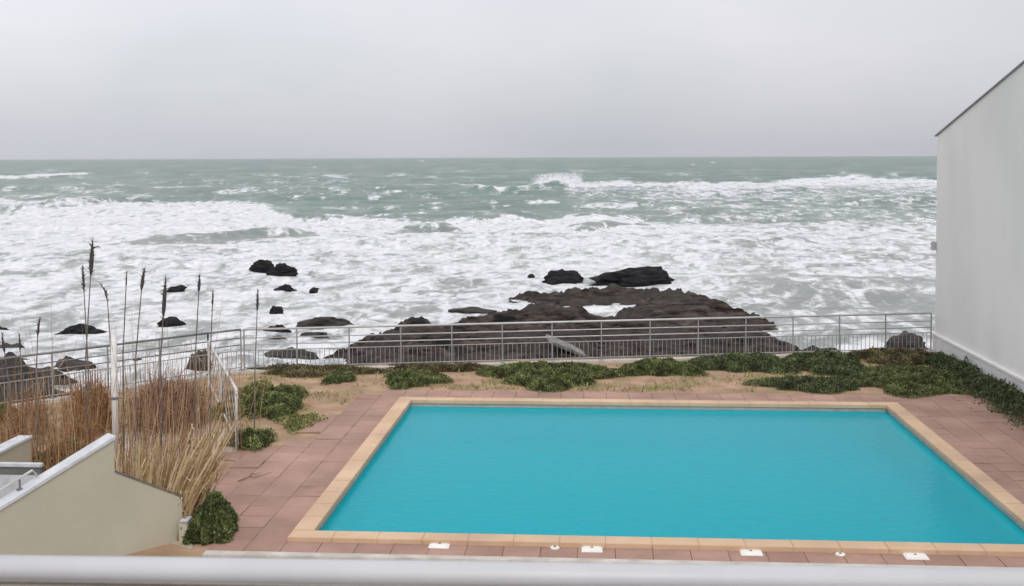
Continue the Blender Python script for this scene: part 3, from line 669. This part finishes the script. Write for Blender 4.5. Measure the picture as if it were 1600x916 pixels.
# ------------------------------------------------------------------ vegetation
def ribbons(S, E, W, tint, name, m, parent, bend=None, tipw=.25):
    """many flat tapered stems; S,E,W arrays; each stem two quads"""
    S = np.asarray(S); E = np.asarray(E); n = len(S)
    d = E-S; a = rng.random(n)*np.pi; side = np.stack([np.cos(a), np.sin(a)*.6, np.zeros(n)], 1)*np.asarray(W)[:, None]/2
    Mid = (S+E)/2+(bend if bend is not None else 0)
    V = np.stack([S-side, S+side, Mid-side*.85, Mid+side*.85, E-side*tipw, E+side*tipw], 1).reshape(-1, 3)
    b = np.arange(n)[:, None]*6
    Q = np.concatenate([b+np.array([[0, 1, 3, 2]]), b+np.array([[2, 3, 5, 4]])])
    if parent is not None: V = V-np.array(parent.location)
    o = npmesh(name, V, Q, m, parent); set_attr(o, 'tint', np.repeat(tint, 6)); return o
def shrub(label, px0, px1, pyt, pyb, m='leaf', group=None, hgt=None, n=None, leaf=.06, seed=0, name='shrub', cat='shrub', zb=0.0, dens=1.0, dep=None):
    """low mound of leaves; front edge at pyb, back edge so that the top meets pyt"""
    r = np.random.default_rng(seed+100); cx0 = (px0+px1)/2
    f = P(cx0, pyb, zb); w = (px1-px0)/F*f.y
    if hgt is None: hgt = .35
    # back point: the mound top at height .8*hgt is seen at pyt
    bk = P(cx0, pyt, zb+hgt*.85); dep = dep or max(bk.y-f.y, .5)*1.25
    c = Vector((f.x, f.y+dep/2, zb)); k_ = ray(cx0, (pyt+pyb)/2); c.x = k_.x/k_.y*c.y
    root = empty(name, c, label, cat, group)
    area = w*dep; n = n or int(min(34000, max(1200, area*3400*dens)))
    u = r.random(n)*2*np.pi; rad = np.sqrt(r.random(n))*(1+.10*r.random(n)**3); 
    ax = rad*np.cos(u)*w/2; ay = rad*np.sin(u)*dep/2
    lob = 1+.25*np.sin(u*3+seed)+.15*np.sin(u*7+seed*2); ax *= lob*.9; ay *= lob*.9
    bumps = .8+(.6 if hgt < .6 else .9)*fbm((ax+c.x)/.42, (ay+c.y)/.42, 3, seed+5); prof = np.clip(1-rad**2.4, 0, 1)**(.6 if hgt < .6 else .62)
    top = hgt*prof*np.clip(bumps, .15, 1.4)+.02
    z = top*(1-.55*r.random(n)**2)
    th = r.random(n)*2*np.pi; tl = (r.random(n)-.5)*2.6; s = leaf*(.6+.8*r.random(n))
    U = np.stack([np.cos(th), np.sin(th), np.zeros(n)], 1); Wd = np.stack([-np.sin(th)*np.sin(tl), np.cos(th)*np.sin(tl), np.cos(tl)], 1)
    C = np.stack([ax, ay, z], 1)+r.standard_normal((n, 3))*(.012 if hgt < .6 else .035)
    V = np.stack([C-U*s[:, None]*.32, C+Wd*s[:, None]*.4-U*0, C+U*s[:, None]*.32+Wd*s[:, None]*.2, C+Wd*s[:, None]], 1)
    V = np.stack([C, C+U*s[:, None]*.3+Wd*s[:, None]*.5, C+Wd*s[:, None], C-U*s[:, None]*.3+Wd*s[:, None]*.5], 1).reshape(-1, 3)
    Q = np.arange(n*4).reshape(-1, 4)
    o = npmesh('foliage', V, Q, M[m], root); clump = fbm((ax+c.x)/.3, (ay+c.y)/.3, 2, seed+9)
    set_attr(o, 'tint', np.repeat(np.clip(.42+1.0*clump+.20*r.standard_normal(n), 0, 1), 4))
    # solid core under the leaves, low tint puts the inner shade in its colour
    k = 26; gx_, gy_ = np.meshgrid(np.linspace(-1, 1, k), np.linspace(-1, 1, k)); rr = np.sqrt(gx_**2+gy_**2); uu = np.arctan2(gy_, gx_)
    lb = (1+.25*np.sin(uu*3+seed)+.15*np.sin(uu*7+seed*2))*.84
    X_ = gx_*lb*w/2; Y_ = gy_*lb*dep/2; Z_ = hgt*.62*np.clip(1-rr**2.6, -.3, 1)*np.clip(.8+.6*fbm((X_+c.x)/.42, (Y_+c.y)/.42, 3, seed+5), .2, 1.3)-.02
    id_ = np.arange(k*k).reshape(k, k); Qb = np.stack([id_[:-1, :-1].ravel(), id_[:-1, 1:].ravel(), id_[1:, 1:].ravel(), id_[1:, :-1].ravel()], 1)
    kk = (rr < 1.05).ravel(); Qb = Qb[kk[Qb].all(1)]
    o2 = npmesh('stems', np.stack([X_.ravel(), Y_.ravel(), Z_.ravel()], 1), Qb, M[m], root, True); set_attr(o2, 'tint', .05+.25*r.random(k*k))  # filled mound rather than stems, tinted dark as shade between leaves
    return root
SG = 'low green shrubs in the sandy bed'
sh = [
 ('wide green shrub at the middle of the bed behind the pool', 765, 955, 566, 609, 'leaf', .42),
 ('small dark green shrub left of the wide middle one, behind the pool corner', 600, 692, 580, 608, 'leaf', .3),
 ('small round green tuft in the sand between fence and pool corner', 508, 552, 582, 602, 'leaf', .22),
 ('green shrub right of the bare sandy gap behind the pool', 970, 1090, 562, 591, 'leaf', .38),
 ('green shrub against the fence balusters right of the pool middle', 1080, 1240, 553, 585, 'leaf_dark', .38),
 ('bushy green shrub under the right part of the fence', 1228, 1352, 550, 592, 'leaf_dark', .42),
 ('low green shrub touching the deck by the back right pool corner', 1190, 1352, 590, 614, 'leaf_dark', .28),
 ('dark brownish shrub along the fence next to the building corner', 1340, 1468, 546, 574, 'leaf_brown', .36),
 ('broad flat green shrub between the deck and the white building', 1345, 1560, 576, 621, 'leaf', .3),
 ('olive yellow shrub beside the ramp railing', 352, 402, 598, 668, 'leaf_olive', .5),
 ('dense green shrub on the sand right of the ramp railing', 372, 476, 604, 660, 'leaf', .5),
 ('small bright green shrub at the foot of the ramp railing', 364, 428, 670, 707, 'leaf', .42),
 ('sparse low yellow green plant in the sand left of the pool', 438, 500, 650, 676, 'leaf_olive', .12),
 ('dark flat shrub strip along the fence kerb at left', 395, 590, 572, 590, 'leaf_brown', .25),
 ('flat brown green growth beside the kerb left of the wide shrub', 600, 780, 572, 582, 'leaf_brown', .18),
]
for i, (lb, a, b_, t, bt, mm, hg) in enumerate(sh): shrub(lb, a-.07*(b_-a), b_+.07*(b_-a), t-1, bt, mm, SG, hgt=hg*.68, seed=i, leaf=.048, dens=.4 if 'sparse' in lb else 1)
# creeping strip at the foot of the building
for i, (ya, yb_, lb) in enumerate(((29, 26, 'dark creeping shrub at the far end of the building foot'), (26, 23.4, 'creeping shrub half way along the building foot'), (23.4, 20.6, 'creeping shrub at the near end of the building foot'))):
    a = Vector((wx-.45, (ya+yb_)/2, 0)); r = np.random.default_rng(i+60); n = 11000
    root = empty('creeping_shrub', a, lb, 'shrub', 'creeping shrubs along the white building')
    xx = r.standard_normal(n)*.2; yy = (r.random(n)-.5)*(ya-yb_)*1.05
    z = np.clip(.28*(1-np.abs(xx)*1.6)+.3*fbm(yy/.4, xx/.4+i, 3, 4+i), .02, .6)*(1-.6*r.random(n)**2); z = np.where(xx > .25, np.maximum(z, z*1.3), z)
    xx = np.minimum(xx, .40)
    th = r.random(n)*2*np.pi; tl = (r.random(n)-.5)*2.6; s = .052*(.6+.8*r.random(n)); U = np.stack([np.cos(th), np.sin(th), 0*th], 1); Wd = np.stack([-np.sin(th)*np.sin(tl), np.cos(th)*np.sin(tl), np.cos(tl)], 1)
    C = np.stack([xx, yy, z], 1); V = np.stack([C, C+U*s[:, None]*.3+Wd*s[:, None]*.5, C+Wd*s[:, None], C-U*s[:, None]*.3+Wd*s[:, None]*.5], 1).reshape(-1, 3)
    o = npmesh('foliage', V, np.arange(n*4).reshape(-1, 4), M['leaf_dark'], root); set_attr(o, 'tint', np.repeat(np.clip(.4+.25*r.standard_normal(n), 0, 1), 4))
bed = [tuple(P(*p)[:2]) for p in [(385, 590), (1450, 556), (1590, 640), (1545, 622), (1420, 615), (600, 610), (560, 622), (490, 662), (474, 686), (372, 702)]]
r_g = np.random.default_rng(77); pts = []
while len(pts) < 5200:
    q_ = (r_g.uniform(-11, 10), r_g.uniform(19, 30))
    if inside(q_, bed) and fbm(np.array([q_[0]/1.3]), np.array([q_[1]/1.3]), 2, 55)[0]+r_g.normal()*.12 > .05: pts.append(q_)
left = [tuple(P(*p)[:2]) for p in [(-30, 655), (320, 600), (330, 645), (180, 672), (-30, 720)]]
k_ = 0
while k_ < 2200:
    q_ = (r_g.uniform(-16, -6), r_g.uniform(17, 26))
    if inside(q_, left): pts.append(q_); k_ += 1
pts = np.array(pts); n = len(pts); S = np.concatenate([pts, np.zeros((n, 1))], 1)
E = S+np.stack([.07*r_g.standard_normal(n), .07*r_g.standard_normal(n), .03+.07*r_g.random(n)], 1)
o = ribbons(S, E, .018*(.5+r_g.random(n)), np.clip(.5+.3*r_g.standard_normal(n), 0, 1), 'dry_grass', M['leaf_olive'], None); tag(o, 'short dry grass scattered over the sandy bed', 'grass', kind='stuff')
# foreground shrub beside the beige wall
shrub('dark green bush in front of the leaning canes beside the beige wall', 302, 370, 772, 856, 'leaf', None, hgt=.52, dep=1.1, n=26000, leaf=.05, seed=47, name='bush', cat='bush')
shrub('olive bush behind the pale coping of the beige wall', 55, 150, 690, 745, 'leaf_olive', None, hgt=.45, n=5000, leaf=.07, seed=42, name='bush', cat='bush', zb=0)
shrub('small green tuft in the sand near the left picture edge', -12, 22, 640, 664, 'leaf', None, hgt=.3, n=1200, leaf=.07, seed=43, name='bush', cat='bush')
# twiggy bushes
def twigbush(label, px0, px1, pyt, pyb, m, seed, n=2600, Yd=None, w=.012):
    r = np.random.default_rng(seed); c = P((px0+px1)/2, pyb); hgt = PY((px0+px1)/2, pyt, c.y).z; wd = (px1-px0)/F*c.y
    root = empty('dry_bush', c, label, 'bush', 'dry brown bushes behind the reeds')
    a = r.random(n)*2*np.pi; rr = np.sqrt(r.random(n))
    B0 = np.stack([c.x+rr*np.cos(a)*wd*.42, c.y+rr*np.sin(a)*.7, 0*a], 1)
    k = r.random(n); top = hgt*(1-.45*rr**3)*(.9+.15*np.sin(a*3+seed))
    S = B0+np.stack([0*k, 0*k, top*k*.75], 1); ln = .08+.22*r.random(n)
    dr = np.stack([r.standard_normal(n)*.8+np.cos(a)*.4, r.standard_normal(n)*.6, .1+.9*r.random(n)], 1); dr /= np.linalg.norm(dr, axis=1)[:, None]
    E = S+dr*ln[:, None]; E[:, 2] = np.minimum(E[:, 2], hgt)
    ribbons(S, E, np.full(n, w)*(.6+.9*r.random(n)), np.clip(.45+.28*r.standard_normal(n), 0, 1), 'twigs', M[m], root)
    m2 = 120; a = r.random(m2)*2*np.pi; S = np.stack([c.x+.3*wd*r.standard_normal(m2)*.6, c.y+.3*r.standard_normal(m2), 0*a], 1)
    E = S+np.stack([(S[:, 0]-c.x)*.3, 0*a, hgt*(.5+.4*r.random(m2))], 1); ribbons(S, E, np.full(m2, .02), r.random(m2)*.5, 'branches', M[m], root)
twigbush('reddish brown dry bush between the white pole and the ramp railing', 196, 330, 566, 668, 'twig_red', 1, 5200, w=.013)
twigbush('orange brown dry bush just left of the white pole', 104, 176, 558, 676, 'twig_orange', 2, 2800)
twigbush('thin brown dry bush behind the left wall coping', 14, 70, 596, 682, 'twig_orange', 3, 900)
# reed clumps
def clump(label, px0, px1, Y, pyt, m, n, seed, lean=0., w=.018, hv=.35, name='reed_clump', leaves=True):
    r = np.random.default_rng(seed); a = PY(px0, 700, Y).x; b = PY(px1, 700, Y).x
    hgt = PY((px0+px1)/2, pyt, Y).z
    root = empty(name, ((a+b)/2, Y, 0), label, 'reeds', 'clumps of dry reeds behind the beige wall')
    S = np.stack([a+(b-a)*r.random(n), Y+(r.random(n)-.5)*1.2, np.zeros(n)], 1)
    hh_ = hgt*(1-hv*r.random(n)**.7); ln = lean+.13*r.standard_normal(n)
    E = S+np.stack([ln*hh_, .1*r.standard_normal(n)*hh_, hh_], 1)
    bend = np.stack([-.10*ln*hh_, 0*ln, 0*ln], 1)
    ribbons(S, E, w*(.6+.8*r.random(n)), np.clip(.5+.27*r.standard_normal(n), 0, 1), 'stems', M[m], root, bend=bend, tipw=.3)
    if leaves:
        k = n*4; i = r.integers(0, n, k); t = r.random(k)[:, None]*.8+.1; S2 = S[i]*(1-t)+E[i]*t
        dr = np.stack([r.standard_normal(k), .4*r.standard_normal(k), .2+.6*r.random(k)], 1); E2 = S2+dr*(.10+.16*r.random((k, 1))); E2[:, 2] = np.maximum(E2[:, 2], .02)
        ribbons(S2, E2, .012*(.5+r.random(k)), np.clip(.5+.3*r.standard_normal(k), 0, 1), 'dry_leaves', M[m], root, tipw=.1)
clump('dense tan canes right behind the sloping end of the beige wall', 184, 262, 15.7, 672, 'cane', 95, 11, .08, .036, .35)
clump('tan canes leaning right beside the ramp', 246, 300, 15.9, 650, 'cane', 60, 12, .36, .040, .3)
clump('short thick leaning canes nearest the dark green bush', 262, 300, 15.5, 700, 'cane', 34, 13, .45, .042, .3)
clump('rusty reeds packed left of the white pole', 110, 174, 17.4, 575, 'twig_orange', 70, 14, .02, .014)
clump('sparse reeds over the left terrace coping', 10, 60, 17.8, 560, 'reed', 34, 15, .02, .014)
clump('sparse tan reeds in front of the sand at left', 55, 112, 17.6, 590, 'reed', 44, 16, .03, .014)
clump('thin pale reeds in front of the reddish bush', 190, 262, 18.6, 545, 'reed', 46, 17, .03, .013)
clump('thin reeds between reddish bush and ramp railing', 262, 326, 18.9, 535, 'reed', 44, 18, .10, .013)
clump('wispy reeds rising in front of the fence corner', 330, 400, 20.5, 525, 'reed', 14, 19, .06, .012)
clump('very thin pale stalks rising high over the left shore rocks', 0, 120, 18.2, 515, 'reed', 26, 21, .02, .011, .3)
clump('very thin grey stalks between the white pole and the fence corner', 186, 300, 18.3, 492, 'reed', 34, 22, .05, .011, .3)
clump('very thin stalks standing before the open fence near its corner', 300, 400, 19.6, 500, 'reed', 22, 23, .03, .011, .35)
clump('loose tangle of tan stems crossing in front of the reddish bush', 188, 330, 16.9, 575, 'reed', 90, 24, .03, .012, .5)
clump('loose tangle of brown stems across the sand left of the orange bush', 0, 120, 17.0, 575, 'twig_orange', 60, 25, .02, .012, .5)
clump('tallest fine bare stalks among the seed heads right of the white pole', 190, 320, 17.2, 462, 'reed', 30, 26, .03, .011, .4, leaves=False)
clump('tallest fine bare stalks among the seed heads left of the white pole', 40, 172, 17.4, 478, 'reed', 26, 27, .02, .011, .4, leaves=False)
# single tall reeds with seed heads
TG = 'tall reeds with dark seed heads against the surf'
tr_ = [
 ('tallest reed with a long dark branched seed head', 134, 560, 145, 373, 60, .030, 0, 17.5),
 ('reed with a thin dark head just left of the tallest one', 137, 560, 129, 416, 40, .018, 0, 17.6),
 ('thin reed with a drooping bent tip right of the tallest one', 174, 560, 166, 441, 30, .012, -.12, 17.3),
 ('reed with a slanting brown head in the middle of the stand', 212, 560, 224, 419, 36, .024, .02, 17.8),
 ('reed with the thickest dark head, above a dark rock', 251, 560, 259, 432, 68, .028, 0, 17.6),
 ('straight reed with a short dark head right of the thickest one', 305, 560, 312, 431, 26, .020, 0, 18.2),
 ('reed with a narrow pointed head nearest the open fence', 398, 590, 403, 453, 34, .020, 0, 20.5),
 ('faint thin reed between the bent tip and slanting brown head', 192, 560, 198, 424, 26, .010, 0, 17.9),
 ('faint reed with small head right of the short dark head', 328, 570, 333, 452, 26, .012, 0, 18.6),
 ('short reed with a small flag-like tip at left', 56, 600, 60, 497, 30, .016, .03, 17.5),
 ('short dark reed leaning left by the left picture edge', 14, 600, 3, 522, 30, .016, 0, 17.5),
 ('plain short reed with a bare tip left of the flag-like one', 34, 600, 30, 520, 30, .012, 0, 17.6),
]
def reed(lb, bx_, by_, tx, ty, hl, hr_, tip, Y, group=TG):
    a = PY(bx_, by_, Y); b = PY(tx, ty, Y); d = (b-a); d.normalize()
    base = a-d*((a.z)/d.z); base.z = 0; base.x = a.x-(b.x-a.x)*.35; hb_ = PY(tx-(tx-bx_)*hl/(by_-ty), ty+hl, Y)
    root = empty('tall_reed', base, lb, 'reed', group)
    q = MB(); q.tube([base, base.lerp(a, .5)+Vector((.01, 0, 0)), a, hb_], [.016, .014, .011, .008], 6); q.build('stem', M['reed_stem'], root)
    # seed head: tapered plume of fine spikelets
    r = random.Random(int(tx*13+ty)); q = MB(); Lh = (b-hb_).length
    q.tube([hb_, hb_.lerp(b, .25)+Vector((tip*.1, 0, 0)), hb_.lerp(b, .6)+Vector((tip*.3, 0, 0)), b+Vector((tip, 0, 0))], [.006, hr_*.8, hr_*.75, .003], 7)
    for i in range(int(34*max(.4, hr_/.025))):
        t = r.random(); p = hb_.lerp(b, t*.95)+Vector((tip*t*t, 0, 0)); s = hr_*(1.3 if t < .9 else .6)
        q.tube([p, p+Vector((r.uniform(-1, 1)*s*1.3, r.uniform(-1, 1)*s, r.uniform(.02, .08)))], [.006, .002], 4)
    if 'branched' in lb:
        p = hb_.lerp(b, .75); q.tube([p, p+Vector((.10, 0, .03)), p+Vector((.14, 0, .0))], [.012, .010, .003], 5); q.tube([p, p+Vector((-.05, 0, .08))], [.01, .003], 5)
    q.build('seed_head', M['reed_head'], root)
for t in tr_: reed(*t[:6], t[6]*1.45, *t[7:])
# loose dry bits on the deck by the canes
for i, (x_, y_, lb) in enumerate(((372, 752, 'bent dry twig lying on the deck beside the dark green bush'), (390, 744, 'small curled dry leaf on the deck tiles'))):
    c = P(x_, y_, .03); root = empty('dry_twig', c, lb, 'twig'); r = random.Random(i); q = MB()
    w_ = (.42, .14)[i]; q.tube([c, c+Vector((w_*.3, w_*.35, .03)), c+Vector((w_*.55, w_*.5, .012)), c+Vector((w_, w_*1.1, .02))], [.010, .009, .007, .003], 6)
    q.build('stalk', M['twig'], root)

# ------------------------------------------------------------------ balcony rail in the foreground
Ya = 1.9; A_ = PY(-60, 886, Ya); B_ = PY(1660, 910, Ya)
dv = (B_-A_); A_ = A_-dv*.6; B_ = B_+dv*.6
root = empty('balcony_railing', A_.lerp(B_, .5), 'smooth pale grey balcony handrail crossing the bottom of the picture', 'railing')
q = MB(); q.tube([A_, B_], .026, 28, flat=.8); q.build('handrail', M['rail_paint'], root, True)
q = MB(); n_ = Vector((0, 1, 0))*.008
a0, b0 = A_-Vector((0, 0, .028)), B_-Vector((0, 0, .028)); dn = Vector((0, 0, -.8))
q.addv([a0-n_, b0-n_, b0+n_, a0+n_, a0-n_+dn, b0-n_+dn, b0+n_+dn, a0+n_+dn], [(0, 1, 2, 3), (7, 6, 5, 4), (0, 4, 5, 1), (2, 6, 7, 3), (1, 5, 6, 2), (3, 7, 4, 0)])
q.build('panel', M['panel'], root)

# ------------------------------------------------------------------ sea air
hm = bpy.data.materials.new('haze'); hm.use_nodes = True; ht = hm.node_tree; ht.nodes.clear()
ho = N(ht, 'ShaderNodeOutputMaterial'); hv = N(ht, 'ShaderNodeVolumePrincipled'); hv.inputs['Density'].default_value = 6e-5; hv.inputs['Color'].default_value = (.95, .96, .98, 1)
L(ht, hv.outputs[0], ho.inputs['Volume'])
q = MB(); q.box((-60000, -200, -8), (60000, 60000, 11)); hz_ = q.build('haze', hm); tag(hz_, kind='stuff')
